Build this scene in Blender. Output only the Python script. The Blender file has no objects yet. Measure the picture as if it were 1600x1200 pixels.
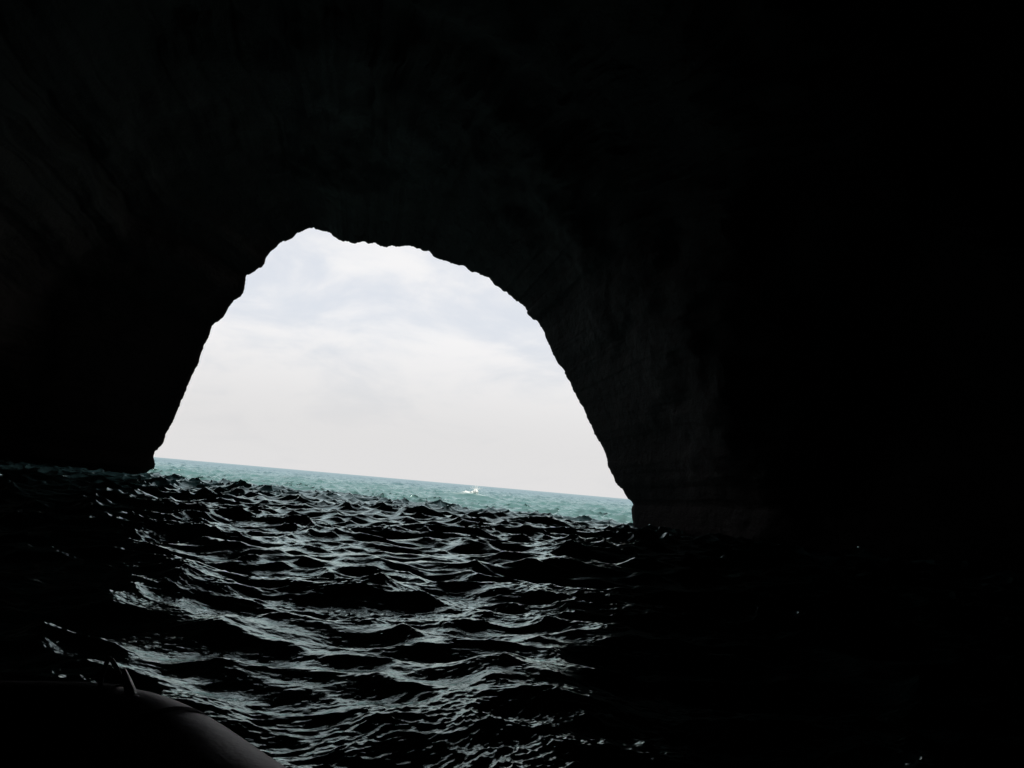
import bpy, bmesh, math, random
import numpy as np
from mathutils import Vector, Matrix, noise

random.seed(3)
rng = np.random.default_rng(11)
scene = bpy.context.scene
col = scene.collection

# ------------------------------------------------------------------ camera
F = 1600.0                                   # focal length in photo pixels (36 mm on a 36 mm sensor)
CAM = np.array([0.0, 0.0, 1.2])              # sitting in a low boat
ROLL = math.radians(5.06)
PITCH = math.atan(163.6 * math.cos(ROLL) / F)
fw = np.array([0, math.cos(PITCH), math.sin(PITCH)])
rt0 = np.array([1.0, 0, 0]); up0 = np.array([0, -math.sin(PITCH), math.cos(PITCH)])
rt = rt0 * math.cos(ROLL) + up0 * math.sin(ROLL)
up = -rt0 * math.sin(ROLL) + up0 * math.cos(ROLL)
cam_d = bpy.data.cameras.new('camera'); cam = bpy.data.objects.new('camera', cam_d); col.objects.link(cam)
cam_d.lens = 36; cam_d.sensor_width = 36; cam_d.clip_start = 0.05; cam_d.clip_end = 30000
cam.matrix_world = Matrix(((rt[0], up[0], -fw[0], CAM[0]), (rt[1], up[1], -fw[1], CAM[1]),
                           (rt[2], up[2], -fw[2], CAM[2]), (0, 0, 0, 1)))
scene.camera = cam

def ray(px, py):
    return fw + (px - 800) / F * rt + (600 - py) / F * up

# ------------------------------------------------------------------ helpers
def link(name, me, mat, parent=None):
    o = bpy.data.objects.new(name, me); col.objects.link(o)
    if mat: me.materials.append(mat)
    if parent: o.parent = parent
    return o

def smooth(me):
    me.polygons.foreach_set('use_smooth', np.ones(len(me.polygons), dtype=bool))

def grid_mesh(name, V, nr, nc, wrap=False):
    """V: (nr*nc,3) rows x columns"""
    me = bpy.data.meshes.new(name)
    i = np.arange(nr - 1)[:, None] * nc
    if wrap:
        j = np.arange(nc)[None, :]; j2 = (j + 1) % nc
    else:
        j = np.arange(nc - 1)[None, :]; j2 = j + 1
    q = np.stack([i + j, i + j2, i + nc + j2, i + nc + j], axis=-1).reshape(-1, 4).astype(np.int32)
    me.vertices.add(len(V)); me.vertices.foreach_set('co', np.ascontiguousarray(V, dtype=np.float32).ravel())
    me.loops.add(q.size); me.loops.foreach_set('vertex_index', q.ravel())
    me.polygons.add(len(q)); me.polygons.foreach_set('loop_start', np.arange(0, q.size, 4, dtype=np.int32))
    me.polygons.foreach_set('loop_total', np.full(len(q), 4, dtype=np.int32))
    me.update(calc_edges=True); smooth(me)
    return me

def new_mat(name):
    m = bpy.data.materials.new(name); m.use_nodes = True
    nt = m.node_tree; return m, nt, nt.nodes['Principled BSDF']

def N(nt, t, **kw):
    n = nt.nodes.new(t)
    for k, v in kw.items(): setattr(n, k, v)
    return n

# ------------------------------------------------------------------ sun and sky
SUN_EL = math.radians(58)
sun_h = np.array([0.756, -0.644]); sun_h /= np.linalg.norm(sun_h)
SUN_ROT = math.atan2(sun_h[0], sun_h[1])
sd = bpy.data.lights.new('sun', 'SUN'); sd.energy = 4.8; sd.angle = math.radians(0.5); sd.color = (1.0, 0.95, 0.87)
so = bpy.data.objects.new('sun', sd); col.objects.link(so)
so.rotation_euler = Vector((sun_h[0] * math.cos(SUN_EL), sun_h[1] * math.cos(SUN_EL), math.sin(SUN_EL))).to_track_quat('Z', 'Y').to_euler()

world = bpy.data.worlds.new('World'); scene.world = world; world.use_nodes = True
nt = world.node_tree
bg = nt.nodes['Background']; bg.inputs['Strength'].default_value = 0.1
sky = N(nt, 'ShaderNodeTexSky', sky_type='NISHITA', sun_disc=False, sun_elevation=SUN_EL, sun_rotation=SUN_ROT,
        air_density=1.0, dust_density=3.0, ozone_density=1.0)
tc = N(nt, 'ShaderNodeTexCoord')
sep = N(nt, 'ShaderNodeSeparateXYZ'); nt.links.new(tc.outputs['Generated'], sep.inputs[0])
den = N(nt, 'ShaderNodeMath', operation='ADD'); nt.links.new(sep.outputs[2], den.inputs[0]); den.inputs[1].default_value = 0.32
den2 = N(nt, 'ShaderNodeMath', operation='MAXIMUM'); nt.links.new(den.outputs[0], den2.inputs[0]); den2.inputs[1].default_value = 0.05
dvx = N(nt, 'ShaderNodeMath', operation='DIVIDE'); nt.links.new(sep.outputs[0], dvx.inputs[0]); nt.links.new(den2.outputs[0], dvx.inputs[1])
dvy = N(nt, 'ShaderNodeMath', operation='DIVIDE'); nt.links.new(sep.outputs[1], dvy.inputs[0]); nt.links.new(den2.outputs[0], dvy.inputs[1])
cmb = N(nt, 'ShaderNodeCombineXYZ'); nt.links.new(dvx.outputs[0], cmb.inputs[0]); nt.links.new(dvy.outputs[0], cmb.inputs[1])
cmb.inputs[2].default_value = 3.7
no1 = N(nt, 'ShaderNodeTexNoise'); no1.inputs['Scale'].default_value = 3.6; no1.inputs['Detail'].default_value = 9
no1.inputs['Roughness'].default_value = 0.56; no1.inputs['Distortion'].default_value = 0.35
nt.links.new(cmb.outputs[0], no1.inputs['Vector'])
rmp = N(nt, 'ShaderNodeMapRange', interpolation_type='SMOOTHSTEP')
rmp.inputs['From Min'].default_value = 0.33; rmp.inputs['From Max'].default_value = 0.60
el = N(nt, 'ShaderNodeMath', operation='MULTIPLY_ADD'); nt.links.new(sep.outputs[2], el.inputs[0]); el.inputs[1].default_value = -.75; el.inputs[2].default_value = .115
el2 = N(nt, 'ShaderNodeMath', operation='ADD'); nt.links.new(no1.outputs['Fac'], el2.inputs[0]); nt.links.new(el.outputs[0], el2.inputs[1])
nt.links.new(el2.outputs[0], rmp.inputs['Value'])
# low haze bank over the horizon
hz = N(nt, 'ShaderNodeMapRange', interpolation_type='SMOOTHSTEP')
hz.inputs['From Min'].default_value = 0.16; hz.inputs['From Max'].default_value = 0.03
nt.links.new(sep.outputs[2], hz.inputs['Value'])
cl = N(nt, 'ShaderNodeMix', data_type='RGBA')          # blue gaps -> cloud
nt.links.new(rmp.outputs[0], cl.inputs['Factor'])
tint = N(nt, 'ShaderNodeMix', data_type='RGBA'); tint.inputs['Factor'].default_value = 0.8
nt.links.new(sky.outputs[0], tint.inputs['A']); tint.inputs['B'].default_value = (8.55, 8.8, 9.4, 1)   # thin veil
nt.links.new(tint.outputs['Result'], cl.inputs['A']); cl.inputs['B'].default_value = (9.2, 9.15, 9.25, 1)
hm = N(nt, 'ShaderNodeMix', data_type='RGBA')
hf = N(nt, 'ShaderNodeMath', operation='MULTIPLY'); nt.links.new(hz.outputs[0], hf.inputs[0]); hf.inputs[1].default_value = 0.85
nt.links.new(hf.outputs[0], hm.inputs['Factor'])
nt.links.new(cl.outputs['Result'], hm.inputs['A']); hm.inputs['B'].default_value = (7.3, 7.2, 7.2, 1)
nt.links.new(hm.outputs['Result'], bg.inputs['Color'])

# ------------------------------------------------------------------ cave mouth outline (seen in the photograph, put at its true distance)
OUT = [(221.5,746),(228.7,738.6),(240,732),(242.6,724),(238.7,715),(241,706),(253.8,693.8),(259,679.5),(270,661.5),(277,641.8),
(283,627.5),(294,602),(301,584.5),(307.5,572),(315.4,550),(320.8,534),(326,525),(332.6,509),(338,504),(350.5,494),(355,484),
(361,477),(366.7,469),(375.6,464),(381,455.4),(383.5,441),(385,429.6),(397,424),(409,418),(415,405),(422,394.5),(433,384),
(439.4,378.4),(452.7,375.5),(460,369.4),(465,364),(477.8,359.4),(489.6,356),(494,360.5),(503,362),(513,362),(519,367.6),
(527,373.7),(540.5,377.7),(562,379.8),(567.4,378.7),(572.8,380),(586,379.5),(592.5,384.5),(605,384.8),(612,383),(621,385.6),
(630,384.5),(635.8,384.8),(655.6,387),(670,393.7),(680.6,402),(693,409),(723.6,415),(732.6,421.7),(748.7,428),(765,436),
(775.6,446.8),(786,454.7),(802.5,467.6),(811.5,471),(818.6,479),(824,489.8),(831,498.7),(840,503.4),(847,515),(856,532.8),
(863.4,550.7),(872.4,566.8),(883,583),(892,602.7),(904.7,627.8),(913.6,644),(921.5,661.8),(928,678),(938.7,695.9),
(945.9,713.8),(953,735),(960,751),(973,767.5),(980.6,778.8),(989.7,788),(987,793),(986.6,805),(989,814.4),(992.8,823.8)]
dl, dr = ray(*OUT[0]), ray(*OUT[-1])
PL = dl[:2] / dl[1] * 63.0; PR = dr[:2] / dr[1] * 45.0
ES = (PR - PL) / np.linalg.norm(PR - PL)             # along the mouth
EN = np.array([-ES[1], ES[0]])                       # seaward
MID = (PL + PR) / 2
AX = -MID / np.linalg.norm(MID)                      # inward axis, towards the boat
pts = []
for (px, py) in OUT:
    d = ray(px, py); k = PL @ EN / (d[:2] @ EN)
    p = CAM + d * k
    pts.append(((p[:2] - MID) @ ES, p[2]))
pts = np.array(pts)
# continue both feet under water
pts = np.vstack([[pts[0, 0] - 1.2, -5.0], [pts[0, 0] - 0.7, -0.6], pts, [pts[-1, 0] + 0.35, -0.6], [pts[-1, 0] + 0.9, -5.0]])
seg = np.r_[0, np.cumsum(np.linalg.norm(np.diff(pts, axis=0), axis=1))]
NP = 760
tt = np.linspace(0, seg[-1], NP)
OS = np.interp(tt, seg, pts[:, 0]); OZ = np.interp(tt, seg, pts[:, 1])
# fine crumble of the edge
cr = np.array([noise.fractal(Vector((t * 1.7, 3.3, 0.1)), 0.7, 2.2, 6) for t in tt]) * 0.095
cr2 = np.array([noise.fractal(Vector((t * 1.7, 9.3, 5.1)), 0.7, 2.2, 6) for t in tt]) * 0.095
OS = OS + cr; OZ = OZ + cr2

def hstep(x, a, b):
    x = np.clip((x - a) / (b - a), 0, 1); return x * x * (3 - 2 * x)

rows = []     # each: (centre xy, axis e_s, width scale, height scale, noise amplitude)
def interior(t):
    wr = 1 + 0.30 * (1 - math.exp(-t / 5.0)) + 0.85 * float(hstep(t, 4, 17))      # right-hand wall eases in, the left one opens at once
    wl = 1 + 0.30 * (1 - math.exp(-t / .9)) + 0.90 * float(hstep(t, .3, 7))
    w = wl + (wr - wl) * hstep(OS / 16.0, -.95, .3); h = 1 + 0.5 * (1 - math.exp(-t / 9.0)) + 0.3 * float(hstep(t, 8, 30))
    c = MID + AX * t
    b = hstep(t, 6, 50); e = ES * (1 - b) + np.array([1.0, 0.0]) * b; e = e / np.linalg.norm(e)
    amp = 0.03 + 1.15 * (1 - math.exp(-t / 7.0))
    return c, e, w, h, amp
ts_in = np.r_[np.geomspace(0.12, 54, 120), np.linspace(56, 84, 22)]
inner = []
for t in ts_in:
    c, e, w, h, a = interior(t)
    if t > 56:
        k = math.sqrt(max(0.0, 1 - ((t - 56) / 28.0) ** 2)); w *= max(k, .01); h *= max(k, .01)
    inner.append((c, e, w, h, a))
for r_ in reversed(inner): rows.append(r_)
rows.append((MID, ES, 1.0, 1.0, 0.0))
for (u, w, h, a) in [(.12, 1.012, 1.012, .03), (.3, 1.035, 1.03, .08), (.6, 1.07, 1.06, .15), (1.0, 1.12, 1.1, .25), (1.5, 1.19, 1.15, .35), (2.0, 1.28, 1.2, .45),
                     (2.4, 1.38, 1.25, .5), (2.6, 1.5, 1.31, .6), (2.6, 1.65, 1.38, .7), (2.5, 1.85, 1.45, .8), (2.2, 2.1, 1.52, .9), (1.9, 2.4, 1.6, 1),
                     (1.4, 2.75, 1.67, 1), (0.6, 3.1, 1.74, 1), (-1, 3.4, 1.82, 1), (-4, 3.6, 1.9, 1.2), (-9, 3.7, 1.97, 1.2), (-18, 3.75, 2.02, 1.2),
                     (-32, 3.75, 2.06, 1.2), (-50, 3.7, 2.06, 1.2), (-70, 3.5, 2.0, 1.2), (-88, 3.0, 1.8, 1.2), (-98, 2.0, 1.3, 1), (-104, .8, .6, .6), (-105, .01, .01, 0)]:
    rows.append((MID - AX * u, ES, w, h, a))
V = []
for (c, e, w, h, a) in rows:
    sx = OS * w
    zz = np.where(OZ > 0, OZ * h, OZ)
    P = np.stack([c[0] + e[0] * sx, c[1] + e[1] * sx, zz], axis=1)
    if a > 0:
        d = np.empty_like(P)
        for i, p in enumerate(P):
            q = Vector(p) * 0.13
            b = noise.noise_vector(q) * 1.0 + noise.noise_vector(q * 2.7) * 0.45 + noise.noise_vector(q * 7.1) * 0.22
            f = noise.noise_vector(q * 19) * 0.10 + noise.noise_vector(q * 47) * 0.045
            d[i] = (b + f)
        # near the mouth push only away from the opening so the opening keeps its shape
        nrm = np.stack([e[0] * sx, e[1] * sx, zz], axis=1); nrm /= np.linalg.norm(nrm, axis=1)[:, None] + 1e-6
        rad = np.abs((d * nrm).sum(1))[:, None] * nrm
        mix = hstep(a, 0.1, 0.8)
        P = P + a * (rad * (1 - mix) + (d + 0.35 * rad) * mix)
    V.append(P)
V = np.vstack(V)

mrock, nt, bs = new_mat('cave_rock')
tc = N(nt, 'ShaderNodeTexCoord')
n1 = N(nt, 'ShaderNodeTexNoise'); n1.inputs['Scale'].default_value = 0.35; n1.inputs['Detail'].default_value = 10; n1.inputs['Roughness'].default_value = .65
n2 = N(nt, 'ShaderNodeTexNoise'); n2.inputs['Scale'].default_value = 2.2; n2.inputs['Detail'].default_value = 12; n2.inputs['Roughness'].default_value = .7
vo = N(nt, 'ShaderNodeTexVoronoi', feature='DISTANCE_TO_EDGE'); vo.inputs['Scale'].default_value = 0.5
for n in (n1, n2): nt.links.new(tc.outputs['Object'], n.inputs['Vector'])
wv = N(nt, 'ShaderNodeMix', data_type='RGBA'); wv.inputs['Factor'].default_value = .25
nt.links.new(tc.outputs['Object'], wv.inputs['A']); nt.links.new(n1.outputs['Color'], wv.inputs['B'])
nt.links.new(wv.outputs['Result'], vo.inputs['Vector'])
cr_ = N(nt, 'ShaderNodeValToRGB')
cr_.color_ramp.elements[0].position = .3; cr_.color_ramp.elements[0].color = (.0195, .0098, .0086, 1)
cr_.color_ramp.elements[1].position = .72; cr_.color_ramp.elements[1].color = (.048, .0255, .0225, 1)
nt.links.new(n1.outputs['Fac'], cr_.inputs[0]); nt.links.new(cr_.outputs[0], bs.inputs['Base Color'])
bs.inputs['Roughness'].default_value = .8
bp = N(nt, 'ShaderNodeBump'); bp.inputs['Strength'].default_value = .8; bp.inputs['Distance'].default_value = .25
ad = N(nt, 'ShaderNodeMath', operation='ADD'); nt.links.new(n2.outputs['Fac'], ad.inputs[0]); nt.links.new(vo.outputs['Distance'], ad.inputs[1])
nt.links.new(ad.outputs[0], bp.inputs['Height']); nt.links.new(bp.outputs[0], bs.inputs['Normal'])
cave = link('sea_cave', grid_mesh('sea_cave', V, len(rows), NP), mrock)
cave['label'] = 'dark rock sea cave with a tall arched mouth opening onto the sea'; cave['kind'] = 'structure'

# ------------------------------------------------------------------ sea: two periodic wave fields added together
def ocean_tile(L, n, lmin, lmax, lpeak, sigma, theta0, iso, power, seed):
    r = np.random.default_rng(seed)
    k1 = 2 * np.pi * np.fft.fftfreq(n, L / n)
    kx, ky = np.meshgrid(k1, k1, indexing='ij'); k = np.hypot(kx, ky); k[0, 0] = 1e-6
    kp = 2 * np.pi / lpeak
    S = k ** (-power) * np.exp(-1.0 * (kp / k) ** 2)
    S *= hstep(k, 2 * np.pi / lmax * .9, 2 * np.pi / lmax * 1.15) * (1 - hstep(k, 2 * np.pi / lmin * .8, 2 * np.pi / lmin * 1.1))
    ca = (kx * math.cos(theta0) + ky * math.sin(theta0)) / k
    S *= iso + (1 - iso) * ca ** 2
    S[0, 0] = 0
    H = (r.normal(size=(n, n)) + 1j * r.normal(size=(n, n))) * np.sqrt(S)
    h = np.fft.ifft2(H)
    sc = sigma / h.real.std()
    Hk = np.fft.fft2(h.real * sc)
    return (h.real * sc).astype(np.float32), np.fft.ifft2(1j * kx / k * Hk).real.astype(np.float32), np.fft.ifft2(1j * ky / k * Hk).real.astype(np.float32), L, n

def sample(tile, x, y, rot, ox, oy):
    h, dx, dy, L, n = tile
    c, s = math.cos(rot), math.sin(rot)
    u = ((c * x + s * y + ox) / L * n) % n; v = ((-s * x + c * y + oy) / L * n) % n
    i = np.floor(u).astype(np.int64); j = np.floor(v).astype(np.int64); fu = u - i; fv = v - j
    # smooth (cubic-weighted) interpolation
    i %= n; j %= n; i2 = (i + 1) % n; j2 = (j + 1) % n
    def g(A): return (A[i, j] * (1 - fu) + A[i2, j] * fu) * (1 - fv) + (A[i, j2] * (1 - fu) + A[i2, j2] * fu) * fv
    a, bx, by = g(h), g(dx), g(dy)
    return a, c * bx - s * by, s * bx + c * by

TA = ocean_tile(47.0, 1024, 0.4, 11.0, 2.9, 0.108, math.radians(75), 0.6, 4.1, 17)
TB = ocean_tile(9.3, 1024, 0.035, 0.9, 0.5, 0.0062, math.radians(85), 0.4, 3.3, 8)
TC = ocean_tile(173.0, 1024, 3.5, 34.0, 12.0, 0.09, math.radians(75), 0.15, 3.8, 21)

ang_f = np.linspace(-math.radians(31), math.radians(31), 1150)
ang_s = np.geomspace(math.radians(31), math.pi, 70)[1:]
ang = np.r_[-ang_s[::-1][1:], ang_f, ang_s]              # measured from +Y, clockwise; last one meets the first by wrap
r_ = np.r_[np.geomspace(0.4, 3.2, 40)[:-1], np.geomspace(3.2, 130, 1150), np.geomspace(130, 1800, 480)[1:], np.geomspace(1800, 12000, 40)[1:]]
A, R = np.meshgrid(ang, r_)
X = (np.sin(A) * R).ravel(); Y = (np.cos(A) * R).ravel(); Rr = R.ravel(); Aa = np.abs(A).ravel()
out_d = (np.stack([X, Y], 1) - MID) @ EN                 # >0 outside the cave
ha, xa, ya = sample(TA, X, Y, 0.0, 11.0, 4.0)
hc, xc, yc = sample(TC, X, Y, 0.2, 31.0, 90.0)
hb, xb, yb = sample(TB, X, Y, 0.5, 2.0, 7.0)
far = 1 - hstep(Rr, 200, 1500)
front = 1 - hstep(Aa, math.radians(33), math.radians(60)) * 0.6
fine = (1 - hstep(Rr, 18, 60) * .8) * (1 - hstep(Aa, math.radians(31), math.radians(34)))
amp = (0.60 + 0.48 * hstep(Rr, 12, 48) - 0.30 * hstep(out_d, 0, 30)) * far * front
gust = np.clip(.95 + hc / .09 * .4, .45, 1.8)
sw = (.2 + .8 * hstep(out_d, -6, 40)) * (1 - hstep(Rr, 600, 1800))
# the boat keeps the water out of its hull and damps the waves beside it
BOAT_C = np.array([-0.05, 1.0])
damp = hstep(np.hypot((X - BOAT_C[0]), (Y - BOAT_C[1])), 1.9, 3.4)
Z = (ha * amp + hb * fine * gust + hc * sw) * (0.25 + .75 * damp) - (1 - damp) * 0.03
chop = 1.35 + .1 * hstep(Rr, 15, 45)
DX = (xa * amp * chop + xb * fine * gust * 0.9 + xc * sw) * damp; DY = (ya * amp * chop + yb * fine * gust * 0.9 + yc * sw) * damp
# one breaking crest out at sea
wd = ray(733, 768); WC = CAM + wd / wd[1] * 82.0
g = np.exp(-(((X - WC[0]) * .8 + (Y - WC[1]) * .25) / 2.2) ** 2 - ((Y - WC[1]) / 1.6) ** 2)
Z = Z * (1 - g) + g * 0.62
foam = np.clip(g * 2.0 - 1.35, 0, 1) * 0.9
# flecks of foam on the outer crests
foam = np.maximum(foam, hstep(ha / 0.108, 2.9, 3.6) * hstep(out_d, 1, 6) * (Rr < 260) * .2)
# swash where the sea meets the two feet of the arch
for side in (0, -1):
    for t in np.linspace(-1.0, 9.0 if side else .5, 40):
        if t < 0: q = MID - AX * -t + ES * OS[side] * 1.02
        else:
            c_, e_, w_, h_, a_ = interior(t); q = c_ + e_ * (OS[side] * w_[side])
        d2 = (X - q[0]) ** 2 + (Y - q[1]) ** 2
        foam = np.maximum(foam, np.exp(-d2 / .5 ** 2) * .95)
co = np.stack([X + DX, Y + DY, Z], 1)
me = grid_mesh('sea', co, len(r_), len(ang), wrap=True)
at = me.attributes.new('foam', 'FLOAT', 'POINT'); at.data.foreach_set('value', foam.astype(np.float32))
# ripples too small for the mesh far out widen the gloss
at = me.attributes.new('ripple', 'FLOAT', 'POINT'); at.data.foreach_set('value', (hstep(np.log(Rr + 1e-3), math.log(30), math.log(700))).astype(np.float32))

msea, nt, bs = new_mat('sea_water')
tc = N(nt, 'ShaderNodeTexCoord')
n1 = N(nt, 'ShaderNodeTexNoise'); n1.inputs['Scale'].default_value = .05; n1.inputs['Detail'].default_value = 5
n2 = N(nt, 'ShaderNodeTexNoise'); n2.inputs['Scale'].default_value = 1.6; n2.inputs['Detail'].default_value = 6
nt.links.new(tc.outputs['Object'], n1.inputs['Vector']); nt.links.new(tc.outputs['Object'], n2.inputs['Vector'])
mx = N(nt, 'ShaderNodeMix', data_type='RGBA'); nt.links.new(n1.outputs['Fac'], mx.inputs['Factor'])
mx.inputs['A'].default_value = (.055, .122, .128, 1); mx.inputs['B'].default_value = (.085, .160, .150, 1)
ra = N(nt, 'ShaderNodeAttribute', attribute_name='ripple')
dp = N(nt, 'ShaderNodeMapRange'); dp.inputs['From Min'].default_value = .35; dp.inputs['From Max'].default_value = .9; nt.links.new(ra.outputs['Fac'], dp.inputs['Value'])
mxo = mx; mx = N(nt, 'ShaderNodeMix', data_type='RGBA'); nt.links.new(dp.outputs[0], mx.inputs['Factor'])     # deeper water offshore is bluer
nt.links.new(mxo.outputs['Result'], mx.inputs['A']); mx.inputs['B'].default_value = (.055, .100, .128, 1)
atn = N(nt, 'ShaderNodeAttribute', attribute_name='foam')
fm = N(nt, 'ShaderNodeMapRange'); fm.inputs['From Min'].default_value = .42; fm.inputs['From Max'].default_value = .6
fa = N(nt, 'ShaderNodeMath', operation='MULTIPLY'); nt.links.new(n2.outputs['Fac'], fm.inputs['Value'])
nt.links.new(fm.outputs[0], fa.inputs[0]); nt.links.new(atn.outputs['Fac'], fa.inputs[1])
mf = N(nt, 'ShaderNodeMix', data_type='RGBA'); nt.links.new(fa.outputs[0], mf.inputs['Factor'])
nt.links.new(mx.outputs['Result'], mf.inputs['A']); mf.inputs['B'].default_value = (.8, .82, .8, 1)
nt.links.new(mf.outputs['Result'], bs.inputs['Base Color'])
ra = N(nt, 'ShaderNodeAttribute', attribute_name='ripple')
rm = N(nt, 'ShaderNodeMapRange'); rm.inputs['To Min'].default_value = .05; rm.inputs['To Max'].default_value = .36
nt.links.new(ra.outputs['Fac'], rm.inputs['Value'])
nt.nodes.remove(bs)
body = N(nt, 'ShaderNodeBsdfDiffuse'); nt.links.new(mf.outputs['Result'], body.inputs['Color'])
gl = N(nt, 'ShaderNodeBsdfGlossy'); gl.inputs['Color'].default_value = (.84, 1.0, .975, 1); nt.links.new(rm.outputs[0], gl.inputs['Roughness'])
fr = N(nt, 'ShaderNodeFresnel'); fr.inputs['IOR'].default_value = 1.333
ms = N(nt, 'ShaderNodeMixShader'); fk = N(nt, 'ShaderNodeMapRange'); fk.inputs['To Min'].default_value = 1.0; fk.inputs['To Max'].default_value = .42   # wave faces, not the level, meet the eye far out
nt.links.new(ra.outputs['Fac'], fk.inputs['Value'])
fq = N(nt, 'ShaderNodeMath', operation='MULTIPLY'); nt.links.new(fr.outputs[0], fq.inputs[0]); nt.links.new(fk.outputs[0], fq.inputs[1])
nt.links.new(fq.outputs[0], ms.inputs[0]); nt.links.new(body.outputs[0], ms.inputs[1]); nt.links.new(gl.outputs[0], ms.inputs[2])
nt.links.new(ms.outputs[0], nt.nodes['Material Output'].inputs['Surface'])
n3 = N(nt, 'ShaderNodeTexNoise'); n3.inputs['Scale'].default_value = 14; n3.inputs['Detail'].default_value = 4; n3.inputs['Roughness'].default_value = .5
nt.links.new(tc.outputs['Object'], n3.inputs['Vector'])
bp = N(nt, 'ShaderNodeBump'); bp.inputs['Strength'].default_value = .4; bp.inputs['Distance'].default_value = .02
nt.links.new(n3.outputs['Fac'], bp.inputs['Height'])
for n in (body, gl, fr): nt.links.new(bp.outputs[0], n.inputs['Normal'])
sea = link('sea', me, msea)
sea['kind'] = 'structure'; sea['label'] = 'choppy sea, black inside the cave and turquoise beyond its mouth'

# ------------------------------------------------------------------ inflatable boat
BAX = np.array([-0.55, 0.835]); BAX /= np.linalg.norm(BAX); BRT = np.array([BAX[1], -BAX[0]])
BO = np.array([-1.14, 2.38])
boat = bpy.data.objects.new('inflatable_boat', None); col.objects.link(boat)
boat.location = (BO[0], BO[1], 0.0); boat.rotation_euler = (0, 0, math.atan2(-BAX[0], BAX[1]))
boat['label'] = 'dark grey rubber inflatable boat whose rounded tube shows in the near corner'; boat['category'] = 'boat'

def rubber(name, c, rough, specks):
    m, nt, bs = new_mat(name)
    tc = N(nt, 'ShaderNodeTexCoord')
    n = N(nt, 'ShaderNodeTexNoise'); n.inputs['Scale'].default_value = 9; n.inputs['Detail'].default_value = 8
    nt.links.new(tc.outputs['Object'], n.inputs['Vector'])
    r = N(nt, 'ShaderNodeValToRGB')
    r.color_ramp.elements[0].position = .3; r.color_ramp.elements[0].color = (c[0] * .7, c[1] * .7, c[2] * .7, 1)
    r.color_ramp.elements[1].position = .75; r.color_ramp.elements[1].color = (c[0] * 1.2, c[1] * 1.2, c[2] * 1.2, 1)
    nt.links.new(n.outputs['Fac'], r.inputs[0])
    last = r.outputs[0]
    if specks:                                   # dried salt marks
        v = N(nt, 'ShaderNodeTexVoronoi'); v.inputs['Scale'].default_value = 26; nt.links.new(tc.outputs['Object'], v.inputs['Vector'])
        t = N(nt, 'ShaderNodeMapRange'); t.inputs['From Min'].default_value = .13; t.inputs['From Max'].default_value = .05
        nt.links.new(v.outputs['Distance'], t.inputs['Value'])
        n4 = N(nt, 'ShaderNodeTexNoise'); n4.inputs['Scale'].default_value = 20; nt.links.new(tc.outputs['Object'], n4.inputs['Vector'])
        t2 = N(nt, 'ShaderNodeMapRange'); t2.inputs['From Min'].default_value = .55; t2.inputs['From Max'].default_value = .65
        nt.links.new(n4.outputs['Fac'], t2.inputs['Value'])
        mu = N(nt, 'ShaderNodeMath', operation='MULTIPLY'); nt.links.new(t.outputs[0], mu.inputs[0]); nt.links.new(t2.outputs[0], mu.inputs[1])
        x = N(nt, 'ShaderNodeMix', data_type='RGBA'); nt.links.new(mu.outputs[0], x.inputs['Factor'])
        nt.links.new(last, x.inputs['A']); x.inputs['B'].default_value = (.6, .6, .6, 1); last = x.outputs['Result']
    nt.links.new(last, bs.inputs['Base Color']); bs.inputs['Roughness'].default_value = rough
    b = N(nt, 'ShaderNodeBump'); b.inputs['Strength'].default_value = .25; b.inputs['Distance'].default_value = .01
    n5 = N(nt, 'ShaderNodeTexNoise'); n5.inputs['Scale'].default_value = 60; n5.inputs['Detail'].default_value = 4
    nt.links.new(tc.outputs['Object'], n5.inputs['Vector']); nt.links.new(n5.outputs['Fac'], b.inputs['Height']); nt.links.new(b.outputs[0], bs.inputs['Normal'])
    return m
M_TUBE = rubber('grey_rubber', (.37, .28, .285), .5, True)
M_BAND = rubber('black_rubber', (.03, .027, .028), .85, False)
M_BAND.node_tree.nodes['Principled BSDF'].inputs['Specular IOR Level'].default_value = .1
M_ROPE = rubber('wet_rope', (.35, .33, .32), .2, False)
M_STRAP = rubber('wet_strap', (.42, .40, .39), .22, False)

def catmull(P, n):
    P = np.array(P, float); P = np.vstack([2 * P[0] - P[1], P, 2 * P[-1] - P[-2]]); o = []
    for i in range(1, len(P) - 2):
        for t in np.linspace(0, 1, n, endpoint=False):
            a, b, c, d = P[i - 1], P[i], P[i + 1], P[i + 2]
            o.append(.5 * (2 * b + (c - a) * t + (2 * a - 5 * b + 4 * c - d) * t * t + (3 * b - a - 3 * c + d) * t ** 3))
    o.append(P[-2]); return np.array(o)

def sweep(name, path, rad, ring=40, prof=None, cap=True):
    """tube along a 3-D path; prof: optional (u, v) section in side / up axes"""
    path = np.array(path, float); n = len(path)
    rad = np.broadcast_to(rad, n)
    T = np.gradient(path, axis=0); T /= np.linalg.norm(T, axis=1)[:, None]
    S = np.cross(T, [0, 0, 1.0]); S /= np.linalg.norm(S, axis=1)[:, None] + 1e-9; U = np.cross(S, T)
    if prof is None:
        a = np.linspace(0, 2 * np.pi, ring, endpoint=False); prof = np.stack([np.cos(a), np.sin(a)], 1)
    prof = np.array(prof)
    V = (path[:, None, :] + rad[:, None, None] * (S[:, None, :] * prof[None, :, :1] + U[:, None, :] * prof[None, :, 1:])).reshape(-1, 3)
    me = grid_mesh(name, V, n, len(prof), wrap=True)
    if cap:
        bm = bmesh.new(); bm.from_mesh(me); bmesh.ops.holes_fill(bm, edges=[e for e in bm.edges if e.is_boundary], sides=0)
        bmesh.ops.recalc_face_normals(bm, faces=bm.faces); bm.to_mesh(me); bm.free()
    return me

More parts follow.
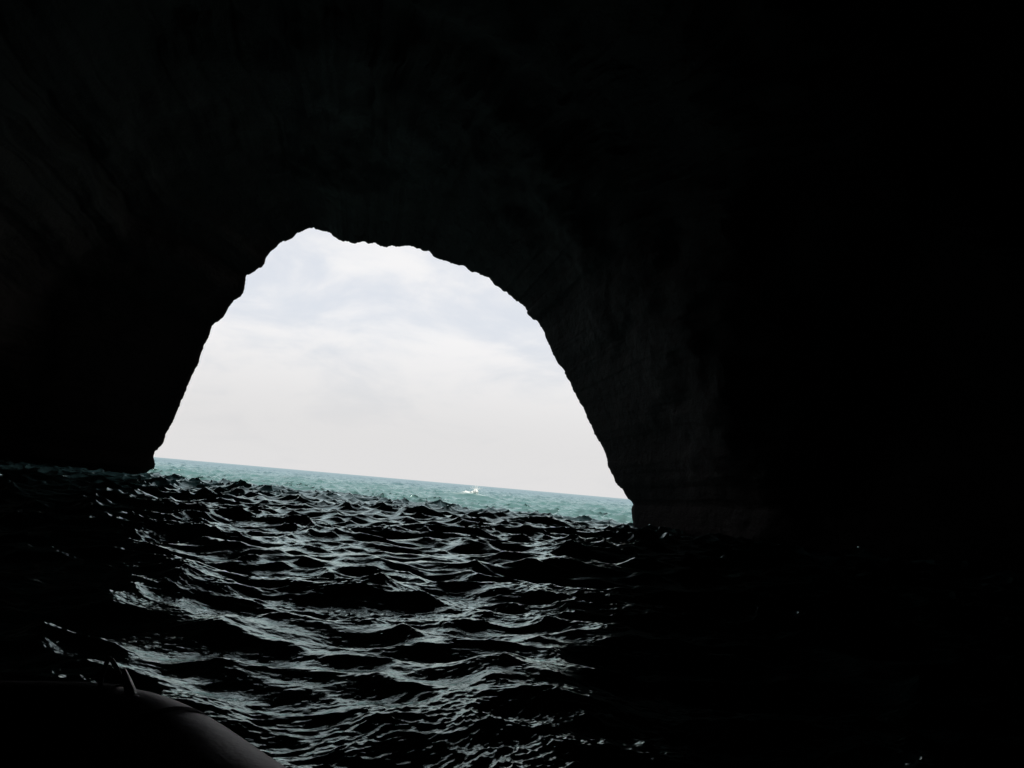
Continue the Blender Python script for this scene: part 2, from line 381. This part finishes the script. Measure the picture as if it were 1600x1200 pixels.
ZC, TR = .20, .22
half = [(.16, .985), (.32, .965), (.46, .93), (.565, .85), (.63, .70), (.665, .48), (.685, .2), (.7, -.2), (.7, -1.0), (.7, -2.0), (.7, -3.0), (.7, -3.35)]
ctrl = [(-x, y) for x, y in half[::-1]] + half
P2 = catmull(ctrl, 12)
lift = .10 * hstep(P2[:, 1], .2, 1.2)                       # the bow sheers up a little
P3 = np.c_[P2, ZC + lift * 0.35]
rr = np.full(len(P3), TR); rr[:12] = TR * np.linspace(.45, 1, 12); rr[-12:] = TR * np.linspace(1, .45, 12)
tube = link('buoyancy_tube', sweep('buoyancy_tube', P3, rr, 56), M_TUBE, boat)
L = np.r_[0, np.cumsum(np.linalg.norm(np.diff(P3, axis=0), axis=1))]
def along(s0, s1, n=8):
    s = np.linspace(s0, s1, n); return np.stack([np.interp(s, L, P3[:, k]) for k in range(3)], 1)
mid = L[-1] / 2
def s_of(lat, al): return L[int(np.argmin(np.hypot(P2[:, 0] - lat, P2[:, 1] - al)))]
for s in (s_of(.645, .63), s_of(-.645, .63), s_of(.7, -.9), s_of(-.7, -.9), s_of(.7, -2.4), s_of(-.7, -2.4)):
    link('seam_band', sweep('seam_band', along(s - .022, s + .022, 5), TR + .0035, 56, cap=False), M_BAND, tube)
link('bow_shade_sleeve', sweep('bow_shade_sleeve', along(s_of(-.63, .7), s_of(.52, .9), 60), TR + .006, 56, cap=False), M_BAND, tube)  # added black sleeve, stands in for the shade over the far bow end
# rubbing strake round the outside
o2 = []
T2 = np.gradient(P2, axis=0); T2 /= np.linalg.norm(T2, axis=1)[:, None]
for p, t in zip(P3, T2): o2.append((p[0] - t[1] * (TR + .004), p[1] + t[0] * (TR + .004), p[2] - .02))
link('rubbing_strake', sweep('rubbing_strake', o2[12:-12], 1.0, prof=[(-.02, -.04), (.012, -.03), (.02, 0), (.012, .03), (-.02, .04)]), M_BAND, boat)
# floor boards and transom
bm = bmesh.new()
fl = [(x, y) for x, y in P2[18:-18]]
vs = [bm.verts.new((x, y, .12)) for x, y in fl]; f = bm.faces.new(vs)
ex = bmesh.ops.extrude_face_region(bm, geom=[f]); bmesh.ops.translate(bm, verts=[v for v in ex['geom'] if isinstance(v, bmesh.types.BMVert)], vec=(0, 0, .03))
bmesh.ops.recalc_face_normals(bm, faces=bm.faces)
me = bpy.data.meshes.new('floor'); bm.to_mesh(me); bm.free(); link('floor', me, M_BAND, boat)
bm = bmesh.new(); bmesh.ops.create_cube(bm, size=1, matrix=Matrix.Translation((0, -3.0, .33)) @ Matrix.Diagonal((1.02, .04, .44, 1)))
bmesh.ops.bevel(bm, geom=bm.edges[:], offset=.01, segments=2, affect='EDGES')
me = bpy.data.meshes.new('transom'); bm.to_mesh(me); bm.free(); link('transom', me, M_BAND, boat)
# carrying handle standing on the bow tube: two lugs and an upright strap
def bp(px, py, z):
    d = ray(px, py); k = (z - CAM[2]) / d[2]; q = CAM + d * k
    r = q[:2] - BO; return np.array([r @ BRT, r @ BAX, z])
def at_depth(px, py, ref):
    d = ray(px, py); w = BO + BRT * ref[0] + BAX * ref[1]; k = w[1] / d[1]; q = CAM + d * k
    r = q[:2] - BO; return np.array([r @ BRT, r @ BAX, q[2]])
b1 = bp(203, 1084, .445); 
hp = catmull([at_depth(*p, b1) for p in [(205, 1088), (201, 1072), (196, 1056), (193, 1045)]], 8); w = np.linspace(1.35, .45, len(hp))
def strap(name, path, wid, th):
    path = np.array(path); n = len(path); T = np.gradient(path, axis=0); T /= np.linalg.norm(T, axis=1)[:, None]
    c = path.mean(0); sd_ = np.array([BRT @ np.array([.05, 1]), BAX @ np.array([.05, 1]), 0]); V = []
    for p, t, k in zip(path, T, wid):
        nn = np.cross(t, sd_); nn /= np.linalg.norm(nn); s_ = np.cross(nn, t)
        for a, b in ((-1, -.5), (-.8, -1), (.8, -1), (1, -.5), (1, .5), (.8, 1), (-.8, 1), (-1, .5)): V.append(p + s_ * a * .022 * k + nn * b * th * k)
    me = grid_mesh(name, np.array(V), n, 8, wrap=True)
    bm = bmesh.new(); bm.from_mesh(me); bmesh.ops.holes_fill(bm, edges=[e for e in bm.edges if e.is_boundary], sides=0)
    bmesh.ops.recalc_face_normals(bm, faces=bm.faces); bm.to_mesh(me); bm.free(); return me
hd = link('bow_horn', strap('bow_horn', hp, w, .009), M_STRAP, boat)
lp = catmull([at_depth(*p, b1) for p in [(199, 1072), (190, 1062), (181, 1042), (171, 1029), (164, 1042), (158, 1064), (153, 1090)]], 10)
link('rope_loop', sweep('rope_loop', lp, .0075, 12), M_ROPE, hd)
for e in (hp[0], lp[-1]):
    bm = bmesh.new(); bmesh.ops.create_uvsphere(bm, u_segments=20, v_segments=12, radius=1, matrix=Matrix.Translation(Vector(e) - Vector((0, 0, .006))) @ Matrix.Diagonal((.035, .045, .014, 1)))
    me = bpy.data.meshes.new('patch'); bm.to_mesh(me); bm.free(); smooth(me); link('patch', me, M_TUBE, hd)

# ------------------------------------------------------------------ the one wave breaking out at sea
bm = bmesh.new(); rw = random.Random(5)
bmesh.ops.create_icosphere(bm, subdivisions=6, radius=1)
for v in bm.verts:                                    # tumbling crest, tallest at its right end, falling away to the left
    c = v.co.copy(); t = (c.x + 1) / 2
    hgt = .06 + .40 * hstep(t, .5, .85) * (1 - .35 * hstep(t, .88, 1))
    p = Vector((-.62 + c.x * .62, c.y * (.2 + .1 * t), c.z * hgt))
    p += noise.noise_vector(p * 4) * .10 + noise.noise_vector(p * 10) * .06 + noise.noise_vector(p * 25) * .025
    v.co = p
me = bpy.data.meshes.new('breaking_wave'); bm.to_mesh(me); bm.free(); smooth(me)
bm = bmesh.new()
for i in range(140):
    c = Vector((-.22 + rw.gauss(0, .2), rw.gauss(0, .2), .30 + abs(rw.gauss(0, .18)))); r = rw.uniform(.008, .026)
    bmesh.ops.create_icosphere(bm, subdivisions=1, radius=r, matrix=Matrix.Translation(c))
spm = bpy.data.meshes.new('spray'); bm.to_mesh(spm); bm.free(); smooth(spm)
mfoam, nt, bs = new_mat('white_foam'); bs.inputs['Base Color'].default_value = (.72, .74, .72, 1); bs.inputs['Roughness'].default_value = .7
bw = link('breaking_wave', me, mfoam); bw.location = (WC[0] + .75, WC[1], .60)
spr = link('spray', spm, mfoam, bw); spr['kind'] = 'stuff'
bw['label'] = 'small white breaking wave crest throwing spray on the turquoise sea'; bw['category'] = 'wave'

# ------------------------------------------------------------------ render settings
scene.view_settings.view_transform = 'Standard'; scene.view_settings.look = 'None'
scene.view_settings.exposure = 0.0; scene.view_settings.gamma = 1.0
scene.render.engine = 'CYCLES'
scene.cycles.max_bounces = 6; scene.cycles.diffuse_bounces = 4; scene.cycles.glossy_bounces = 3
scene.cycles.use_denoising = True
scene.cycles.sample_clamp_indirect = 4.0
